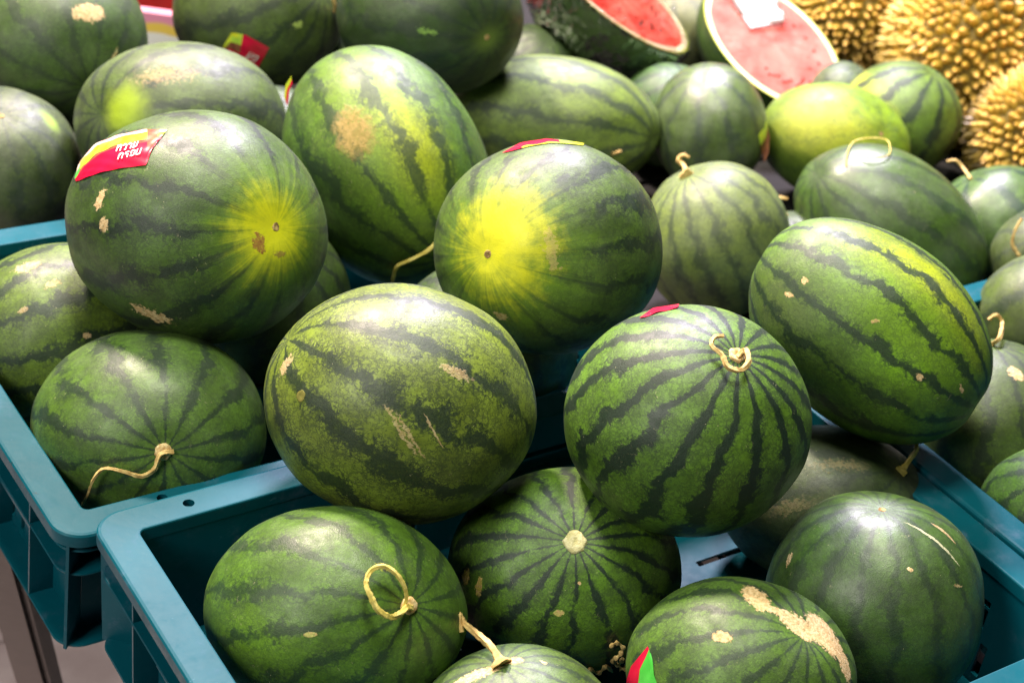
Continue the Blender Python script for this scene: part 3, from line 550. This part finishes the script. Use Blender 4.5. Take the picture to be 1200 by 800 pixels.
V = melon('V', (0.3083,-0.2901,-0.0104), (0.0766,0.0652,0.0706), -10, ('px', 945, 742), 'watermelon with large cream scabs across its crown and a red-green sticker', light=(0.085,0.16,0.032), dark=(0.016,0.035,0.016), n=14, width=0.042, contrast=0.85, vein=0.55,
    spots=[tan(886, 700, 13, 12, 0, na=0.7), tan(903, 712, 16, 4, -30, na=0.8), tan(937, 730, 24, 9, -18, na=0.7), tan(968, 742, 24, 9, -38, na=0.6), tan(988, 775, 24, 4.5, -68, na=0.5), tan(846, 746, 12, 6, -25, na=0.8)])
sticker(V, [(734,806),(742,780),(760,757)], [(770,806),(766,790),(763,766)], lambda u, v: 0 if v < .42 else 1, [M_RED, M_GRN], 10, 8)
W = melon('W', (0.2763,-0.1296,-0.0334), (0.0849,0.0755,0.0720), 0, ('px', 674, 634), 'striped watermelon with a round cream cut stem scar facing outwards', light=(0.095,0.185,0.026), dark=(0.010,0.026,0.013), n=15, contrast=1.0, vein=0.55, width=0.042, rough=0.38,
    spots=[tan(548, 676, 5, 8, 20, na=.9, c=(.45,.36,.06)), tan(563, 687, 4, 10, -25, na=.9, c=(.45,.36,.06)), tan(655, 718, 6, 4, 15, na=.5, c=(.5,.48,.12)), tan(698, 578, 4, 3), tan(679, 683, 2, 2)])
disc(W, 'stem_scar', 674, 634, 0.0075, simple('cream_cut_stem', (0.50,0.46,0.20), (0.66,0.62,0.36), 0.7, 260, 4, 0.8, 0.002), 0.0020, 0.35)
X = melon('X', (0.0936,-0.1177,-0.0146), (0.0883,0.0727,0.0721), -5, ('px', 482, 709), 'green watermelon with a pale looped stem in the corner of the front crate', light=(0.085,0.165,0.028), dark=(0.016,0.036,0.018), n=12, width=0.035, contrast=0.75, vein=0.35, rough=0.33,
    spots=[tan(447, 664, 7, 4, 0, c=(.2,.26,.02), c2=(.02,.02,.01)), tan(364, 743, 8, 3, 8, na=.3, c=(.45,.45,.12)), yel(300, 745, 40, 24, (0.15,0.30,0.015), f=.8)])
stem(X, [(484,712,0.001),(474,712,0.006),(464,719,0.009),(452,722,0.011),(438,715,0.013),(430,702,0.014),(425,689,0.014),(430,677,0.014),(442,673,0.014),(455,679,0.013),(466,690,0.011),(473,702,0.007),(472,712,0.003)], 0.0030, 0.0018, M_STEMY)
disc(X, 'stem_collar', 482, 709, 0.0052, M_SCAR, 0.0030, 0.2)
Y = melon('Y', (0.1623,-0.2476,-0.0452), (0.0699,0.0615,0.0655), 0, ('px', 588, 777), 'pale green watermelon with cream scab and stubby bent stem at the crate front', light=(0.10,0.165,0.05), dark=(0.024,0.045,0.026), n=13, width=0.035, contrast=0.8, vein=0.5, bloom=0.1, spots=[tan(556, 790, 30, 5, 14, na=.6), tan(601, 773, 9, 4, 20, na=.6), tan(637, 777, 3, 2)])
stem(Y, [(588,778,0.001),(580,772,0.008),(568,766,0.012),(556,760,0.016),(549,752,0.018),(550,762,0.012)], 0.0036, 0.0024, collar=0.0065)
Z1 = melon('Z1', (0.7134,-0.1309,-0.0336), (0.0865,0.0792,0.0827), 0, ('px', 1163, 403), 'dark watermelon with a hooked stem behind the right-hand crate rim', light=(0.06,0.10,0.022), dark=(0.016,0.03,0.014), n=14, width=0.035, contrast=0.85, vein=0.4, spots=[tan(1190, 438, 8, 7, 0, na=.9), tan(1153, 447, 6, 6, 0, na=.9)])
stem(Z1, [(1162,403,0.001),(1170,405,0.008),(1172,397,0.013),(1166,390,0.015),(1158,393,0.013)], 0.0028, 0.0022)
Z2 = melon('Z2', (0.6790,-0.2530,-0.0290), (0.0713,0.0592,0.0650), -20, (-.1,.65,.75), 'fresh green striped watermelon beside the front crate, against the rim', light=(0.075,0.16,0.022), dark=(0.010,0.03,0.012), n=12, width=0.042, contrast=0.85, vein=0.5)
a = melon('a', (1.0169,0.1417,-0.0425), (0.0722,0.0659,0.0690), 0, ('px', 1136, 207), 'bluish dark watermelon with glossy shoulders and crooked stem next to the durians', light=(0.075,0.13,0.055), dark=(0.014,0.04,0.026), n=6, contrast=0.9, vein=0.2, width=0.0525, rough=0.27)
stem(a, [(1137,208,0.001),(1131,202,0.005),(1124,197,0.008),(1114,198,0.008)], 0.0024, 0.0017)
b = melon('b', (0.8788,-0.0417,-0.0108), (0.0686,0.0607,0.0645), 0, (.3,.62,.72), 'green watermelon with a pale dusty crown behind the hooked-stem melon', light=(0.085,0.12,0.035), dark=(0.016,0.034,0.016), n=7, width=0.035, contrast=0.8, vein=0.3, bloom=0.2)
c_ = melon('c', (0.9692,0.0338,-0.0075), (0.0626,0.0524,0.0573), 0, (-.40,.35,.85), 'small grey-green watermelon with a straight pale stem between two others', light=(0.07,0.10,0.035), dark=(0.02,0.036,0.02), n=8, contrast=0.7, vein=0.3, bloom=0.15)
stem(c_, [(1195,300,0.001),(1192,288,0.008),(1198,277,0.014),(1205,268,0.016)], 0.0026, 0.0018)
d_ = melon('d', (0.7784,0.1978,-0.0597), (0.0520,0.0486,0.0490), 0, (-.25,.9,.36), 'small shaded watermelon with a bent stem in the gap behind the pale striped melon', light=(0.06,0.10,0.03), dark=(0.016,0.03,0.016), n=8)
stem(d_, [(921,254,0.001),(918,250,0.005),(910,249,0.008),(913,243,0.010),(924,244,0.010)], 0.0030, 0.0022)
melon('e', (0.8428,0.4983,-0.0501), (0.0609,0.0589,0.0600), 0, (.2,.6,.77), 'deep green watermelon squeezed beneath the film-wrapped half', light=(0.045,0.10,0.03), dark=(0.012,0.035,0.014), n=8)
melon('g', (1.012,0.6834,-0.0438), (0.0651,0.0673,0.0660), 0, (-.3,.7,.64), 'greyish watermelon standing between the two cut halves', light=(0.15,0.15,0.10), dark=(0.05,0.055,0.045), n=7, contrast=0.6, bloom=0.3)
melon('h', at(986, 112, 2.06), (0.040,0.040,0.040), 0, (.3,.7,.64), 'grey-blue watermelon tucked behind the labelled half', light=(0.07,0.10,0.06), dark=(0.02,0.04,0.03), n=7)
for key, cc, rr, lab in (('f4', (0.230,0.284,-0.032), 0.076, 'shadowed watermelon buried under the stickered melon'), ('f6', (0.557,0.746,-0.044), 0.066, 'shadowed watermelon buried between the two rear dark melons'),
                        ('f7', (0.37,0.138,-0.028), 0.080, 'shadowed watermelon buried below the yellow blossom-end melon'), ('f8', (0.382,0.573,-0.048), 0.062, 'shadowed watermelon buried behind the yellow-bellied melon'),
                        ('f11', (0.235,0.125,-0.040), 0.062, 'dark filler watermelon added in the tilted crate behind the mottled melon'), ('f10', (0.745,0.640,-0.050), 0.060, 'dark filler watermelon added behind the pale oblong melon')):  # these two are added so the lit gaps read dark
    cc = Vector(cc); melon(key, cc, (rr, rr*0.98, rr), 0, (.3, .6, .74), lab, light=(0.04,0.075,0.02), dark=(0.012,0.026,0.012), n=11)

# ------------------------------------------------------------------ the two cut halves
def half_melon(face_px, t, r_long, r_short, depth, long_ang, nf, label, light, dark, flesh_c, flesh_d, seeds, wrap=False):
    c0 = at(*face_px, t); a = math.radians(long_ang)
    u = (VR*math.cos(a) + VU*math.sin(a)); n = (VR*nf[0] + VU*nf[1] + VB*nf[2]).normalized(); u = (u - n*u.dot(n)).normalized(); v = n.cross(u)
    M = Melon(); M.seed = Vector((face_px[0]*.13, 3.1, face_px[1]*.2)); M.c = c0
    k = None
    NA, NR = 72, 22; verts = []; att = []
    for j in range(NR+1):
        th = math.pi/2 * j / NR
        for i in range(NA):
            ph = 2*math.pi*i/NA; s_ = math.cos(th)
            q = Vector((s_*math.cos(ph), s_*math.sin(ph), -math.sin(th))); d = 1 + 0.01*noise.noise(q*1.7 + M.seed)
            verts.append((u*(q.x*r_long) + v*(q.y*r_short) + n*(q.z*depth))*d); att.append((q.y, q.z, q.x))
    faces = [(j*NA+i, j*NA+(i+1) % NA, (j+1)*NA+(i+1) % NA, (j+1)*NA+i) for j in range(NR) for i in range(NA)]
    me = bpy.data.meshes.new('half_watermelon'); me.from_pydata(verts, [], faces); at_ = me.attributes.new('sph', 'FLOAT_VECTOR', 'POINT')
    at_.data.foreach_set('vector', [x for l in att for x in l]); me.polygons.foreach_set('use_smooth', [True]*len(faces))
    o = link('half_watermelon', me, skin(M, light=light, dark=dark, n=8, contrast=0.8)); o.location = c0; M.o = o
    tag(o, label, 'watermelon', 'cut watermelon halves')
    def ring(name, r_in, r_out, mat, dome=0.0, seg=10):
        bm = bmesh.new(); loops = []
        for j in range(seg+1):
            f = r_in + (r_out-r_in)*j/seg
            loops.append([bm.verts.new(u*(f*r_long*math.cos(2*math.pi*i/NA)*(1+0.01*noise.noise(Vector((math.cos(2*math.pi*i/NA), math.sin(2*math.pi*i/NA), 0))*1.7+M.seed))) + v*(f*r_short*math.sin(2*math.pi*i/NA)) + n*(dome*(1-f*f) + 0.0006*noise.noise(Vector((f*9*math.cos(2*math.pi*i/NA), f*9*math.sin(2*math.pi*i/NA), 2)))*(1 if f < .905 else 0))) for i in range(NA)])
        for j in range(seg):
            for i in range(NA): bm.faces.new((loops[j][i], loops[j][(i+1) % NA], loops[j+1][(i+1) % NA], loops[j+1][i]))
        if r_in < 0.05: bm.faces.new(loops[0][::-1])
        x = link(name, mesh_of(name, bm, 60), mat); x.parent = o; return x
    k = NT('flesh'); p = k.obj(); n1 = k.noise(p, 18, 5, 0.6); n2 = k.noise(p, 90, 3)
    fc = k.mix(k.ramp(k.math('ADD', n1, k.math('MULTIPLY', n2, .25)), 0.42, 0.78), flesh_d, flesh_c); fc = k.mix(k.math('MULTIPLY', k.ramp(k.noise(p, 42, 5, 0.7), 0.52, 0.66), 0.2), fc, tuple(min(.85, c*1.25+.12) for c in flesh_c))
    k.bsdf(fc, 0.28, k.math('ADD', n2, k.noise(p, 220, 2)), 0.6, 0.0015, Subsurface_Weight=0.15, Subsurface_Radius=(0.01, 0.004, 0.003)); fm = k.m
    fl_ = ring('flesh', 0.001, 0.905, fm, 0.0004, 16)
    ring('pale_rind', 0.905, 0.972, simple('pale_rind', (0.80,0.72,0.52), (0.72,0.68,0.42), 0.35, 40), 0.0)
    ring('green_edge', 0.972, 0.999, simple('rind_edge', (0.34,0.42,0.05), (0.5,0.5,0.1), 0.4, 40), 0.0, 2)
    bm = bmesh.new(); bmesh.ops.create_icosphere(bm, subdivisions=2, radius=1); bmesh.ops.scale(bm, verts=bm.verts, vec=(0.0026, 0.0017, 0.0009)); sm = mesh_of('seed', bm)
    sm.materials.append(simple('brown_seed', (0.07,0.015,0.012), (0.16,0.03,0.02), 0.35, 100))
    for f, an in seeds:
        x = bpy.data.objects.new('seed', sm); COL.objects.link(x); x.parent = fl_
        x.location = u*(f*r_long*math.cos(an)) + v*(f*r_short*math.sin(an)) + n*0.0010
        x.rotation_euler = Matrix((u, v, n)).transposed().to_quaternion().to_matrix().to_4x4().to_euler()
    M.u, M.v, M.nf = u, v, n; return M
h1 = half_melon((722, -10), 2.0, 0.108, 0.090, 0.095, -42, (.55, .66, .50), 'half watermelon wrapped in clear film with orange-red flesh', (0.03,0.07,0.015), (0.012,0.032,0.01), (0.75,0.18,0.12), (0.68,0.05,0.035), [(.50 + .16*((i*37) % 10)/10, -1.2 + i*0.16 + .05*((i*13) % 7)) for i in range(20)])
h2 = half_melon((907, 51), 2.06, 0.102, 0.080, 0.085, -42, (.40, .45, .80), 'half watermelon with pink flesh under a white paper label', (0.05,0.10,0.02), (0.02,0.045,0.015), (0.56,0.18,0.155), (0.52,0.085,0.075), [(.56 + .10*((i*37) % 10)/10, -1.35 + i*0.105) for i in range(12)] + [(.52 + .14*((i*29) % 10)/10, .2 + i*0.33) for i in range(10)])
# clear film round the first half
k = NT('clear_film'); p = k.obj(); tr = k.n('ShaderNodeBsdfTransparent'); gl = k.n('ShaderNodeBsdfGlossy'); gl.inputs['Roughness'].default_value = 0.08
fr = k.n('ShaderNodeFresnel'); fr.inputs['IOR'].default_value = 1.45
wr = k.noise(k.vec('MULTIPLY', p, (1, 1, 1)), 55, 4, 0.6); nb = k.n('ShaderNodeBump'); nb.inputs['Strength'].default_value = 0.9; nb.inputs['Distance'].default_value = 0.006; k.set(nb.inputs['Height'], wr)
k.t.links.new(nb.outputs[0], gl.inputs['Normal']); k.t.links.new(nb.outputs[0], fr.inputs['Normal'])
mx = k.n('ShaderNodeMixShader'); k.t.links.new(fr.outputs[0], mx.inputs[0]); k.t.links.new(tr.outputs[0], mx.inputs[1]); k.t.links.new(gl.outputs[0], mx.inputs[2]); k.t.links.new(mx.outputs[0], k.out.inputs[0]); M_FILM = k.m
NA, NR = 200, 70; vts = []
def film_pt(th, ph, inset=1.0):
    s_ = math.cos(th) * inset; q = Vector((s_*math.cos(ph), s_*math.sin(ph), -math.sin(th)))
    sk = Vector((math.cos(ph)*3.5, math.sin(ph)*3.5, th*0.9)); rd = 1 - abs(noise.noise(sk*2.1 + Vector((5, 2, 1))))*2.2
    rd2 = 1 - abs(noise.noise(sk*4.7 + Vector((1, 7, 3))))*2.4
    lift = 0.0022 + 0.0040*max(0, rd)**4 + 0.0022*max(0, rd2)**4
    p = h1.u*(q.x*0.108) + h1.v*(q.y*0.090) + h1.nf*(q.z*0.095)
    return p + p.normalized()*lift
for j in range(NR+1):
    for i in range(NA): vts.append(film_pt(math.pi/2*j/NR*0.97, 2*math.pi*i/NA))
rim_n = len(vts)
for j in range(12):
    for i in range(NA):
        f_ = 1 - (j+0.4)/12*0.985; ph = 2*math.pi*i/NA
        vts.append((h1.u*(0.1095*f_*math.cos(ph)) + h1.v*(0.0915*f_*math.sin(ph))) + h1.nf*(0.0024 + 0.0012*noise.noise(Vector((f_*4*math.cos(ph), f_*4*math.sin(ph), 4)))))
fcs = [(j*NA+i, j*NA+(i+1) % NA, (j+1)*NA+(i+1) % NA, (j+1)*NA+i) for j in range(NR) for i in range(NA)]
fcs += [(rim_n+j*NA+i, rim_n+j*NA+(i+1) % NA, rim_n+(j+1)*NA+(i+1) % NA, rim_n+(j+1)*NA+i) for j in range(11) for i in range(NA)]
fcs += [(i, (i+1) % NA, rim_n+(i+1) % NA, rim_n+i) for i in range(NA)]
me2 = bpy.data.meshes.new('film'); me2.from_pydata([tuple(v) for v in vts], [], fcs); me2.polygons.foreach_set('use_smooth', [True]*len(fcs))
x = link('film', me2, M_FILM); x.parent = h1.o
# white paper label on the second half
k = NT('white_paper'); p = k.obj(); k.bsdf(k.mix(k.ramp(k.noise(k.vec('MULTIPLY', p, (30, 30, 400)), 3, 2), .45, .6), (0.86,0.87,0.9), (0.78,0.8,0.86)), 0.55); M_PAPER = k.m
def on_face(px, py, lift):
    d = pixdir(px, py); t = (h2.c + h2.nf*lift - CAM).dot(h2.nf) / d.dot(h2.nf); return CAM + d*t
bm = bmesh.new(); g = [[None]*9 for _ in range(9)]
TLc, TRc, BRc, BLc = (846, -14), (905, -14), (922, 25), (880, 33)
for i in range(9):
    for j in range(9):
        s_, t_ = i/8, j/8
        px = (TLc[0]*(1-s_)+TRc[0]*s_)*(1-t_) + (BLc[0]*(1-s_)+BRc[0]*s_)*t_; py = (TLc[1]*(1-s_)+TRc[1]*s_)*(1-t_) + (BLc[1]*(1-s_)+BRc[1]*s_)*t_
        g[i][j] = bm.verts.new(on_face(px, py, 0.0040 + 0.002*(s_*s_)*(0.5+t_)) - h2.c)
for i in range(8):
    for j in range(8): bm.faces.new((g[i][j], g[i+1][j], g[i+1][j+1], g[i][j+1]))
bmesh.ops.solidify(bm, geom=list(bm.faces), thickness=0.0003)
x = link('paper_label', mesh_of('paper_label', bm, 60), M_PAPER); x.parent = h2.o

# ------------------------------------------------------------------ durians
k = NT('durian_husk'); p = k.obj(); k.bsdf(k.mix(k.noise(p, 30, 3), (0.10,0.075,0.012), (0.18,0.12,0.02)), 0.7); M_HUSK = k.m
k = NT('durian_thorn'); gen = k.n('ShaderNodeTexCoord').outputs['Generated']; sx = k.n('ShaderNodeSeparateXYZ'); k.set(sx.inputs[0], gen); ri = k.n('ShaderNodeObjectInfo').outputs['Random']
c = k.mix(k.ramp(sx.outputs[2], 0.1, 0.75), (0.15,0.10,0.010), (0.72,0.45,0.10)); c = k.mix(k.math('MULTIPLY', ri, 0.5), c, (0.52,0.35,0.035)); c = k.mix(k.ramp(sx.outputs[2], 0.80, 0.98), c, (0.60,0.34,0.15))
k.bsdf(c, 0.5); M_THORN = k.m
bm = bmesh.new(); prev = None
for rr, zz in ((1.0, -0.05), (0.62, 0.30), (0.26, 0.70), (0.03, 1.0)):
    ring_ = [bm.verts.new((rr*math.cos(2*math.pi*i/6), rr*math.sin(2*math.pi*i/6), zz)) for i in range(6)]
    if prev:
        for i in range(6): bm.faces.new((prev[i], prev[(i+1) % 6], ring_[(i+1) % 6], ring_[i]))
    prev = ring_
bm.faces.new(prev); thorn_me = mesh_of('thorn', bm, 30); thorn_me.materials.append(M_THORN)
def durian(px, t, rx, ry, rz, tilt, label, n_th, size):
    c0 = at(*px, t); rnd = random.Random(px[0])
    bm = bmesh.new(); bmesh.ops.create_icosphere(bm, subdivisions=4, radius=1)
    for v_ in bm.verts:
        q = v_.co.copy(); lob = 1 + 0.05*math.cos(5*math.atan2(q.y, q.x))*(1-q.z*q.z)
        v_.co = Vector((q.x*rx*lob, q.y*ry*lob, q.z*rz))
    o = link('durian', mesh_of('durian', bm, 80), M_HUSK); o.location = c0; o.rotation_euler = tilt; tag(o, label, 'durian', 'durians behind the watermelons')
    Rm_ = o.rotation_euler.to_matrix(); ga = math.pi*(3-math.sqrt(5)); L_ = []
    for i in range(n_th):
        z = 1-2*(i+.5)/n_th; r_ = math.sqrt(1-z*z); q = Vector((r_*math.cos(i*ga), r_*math.sin(i*ga), z)) + Vector((rnd.gauss(0, .022), rnd.gauss(0, .022), rnd.gauss(0, .022))); q.normalize()
        lob = 1 + 0.05*math.cos(5*math.atan2(q.y, q.x))*(1-q.z*q.z)
        p_ = Vector((q.x*rx*lob, q.y*ry*lob, q.z*rz)); nn = (Vector((q.x/rx, q.y/ry, q.z/rz)).normalized() + Vector((rnd.gauss(0, .09), rnd.gauss(0, .09), rnd.gauss(0, .09)))).normalized()
        L_.append(((Rm_ @ nn).dot(VB), p_, nn, size*rnd.uniform(.85, 1.15), rnd.uniform(1.5, 2.1)))
    L_.sort(key=lambda e: -e[0]); rest = bmesh.new()
    for i, (_, p_, nn, s_, hh) in enumerate(L_):
        Mx = Matrix.Translation(p_) @ nn.to_track_quat('Z', 'Y').to_matrix().to_4x4() @ Matrix.Diagonal((s_, s_, s_*hh, 1))
        if i < 300:
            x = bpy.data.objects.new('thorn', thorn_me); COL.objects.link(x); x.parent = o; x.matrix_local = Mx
        else:
            b0 = bmesh.new(); b0.from_mesh(thorn_me); b0.transform(Mx); tm = bpy.data.meshes.new('t'); b0.to_mesh(tm); b0.free(); rest.from_mesh(tm); bpy.data.meshes.remove(tm)
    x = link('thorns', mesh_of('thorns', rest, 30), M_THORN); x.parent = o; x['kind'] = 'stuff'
durian((1003, 8), 2.26, 0.090, 0.086, 0.098, (0.3, 0.5, 0.2), 'golden brown durian behind the labelled watermelon half', 980, 0.0068)
durian((1143, 52), 2.12, 0.108, 0.102, 0.122, (0.25, 0.35, 1.0), 'large golden durian rising behind the jagged-striped watermelon', 1150, 0.0074)
durian((1222, 160), 1.99, 0.078, 0.076, 0.084, (0.9, 0.2, 0.4), 'smaller orange-brown durian beside the bluish glossy watermelon', 800, 0.0068)

# ------------------------------------------------------------------ dried scraps lying between the melons
def scrap(label, pts, r, on):
    M = ALL[on]; Wp = [surf(M, x, y, l) for x, y, l in pts]; C_ = spline(Wp, 6); bm = bmesh.new()
    c0 = C_[0].copy(); tube(bm, [p - c0 for p in C_], [r*(1+.5*math.sin(i*1.3)) for i in range(len(C_))], 7)
    o = link('dried_tendril', mesh_of('dried_tendril', bm, 60), M_STEM); o.location = c0; tag(o, label, 'tendril', 'dried scraps between the melons')
scrap('curly dried tendril on the melon with the round cut scar, next to the sticker melon', [(714,755,.002),(720,748,.004),(727,754,.005),(722,762,.005),(716,768,.004),(722,775,.003),(728,768,.003)], 0.0013, 'W')
scrap('broken dried flower scrap caught above the red-green sticker', [(735,770,.003),(741,758,.004),(746,756,.004),(742,766,.003),(733,778,.003),(725,780,.002)], 0.0016, 'W')
scrap('thin crumbling scrap lying low between two crate melons', [(690,780,.002),(700,783,.003),(709,776,.003),(716,782,.003)], 0.0012, 'W')
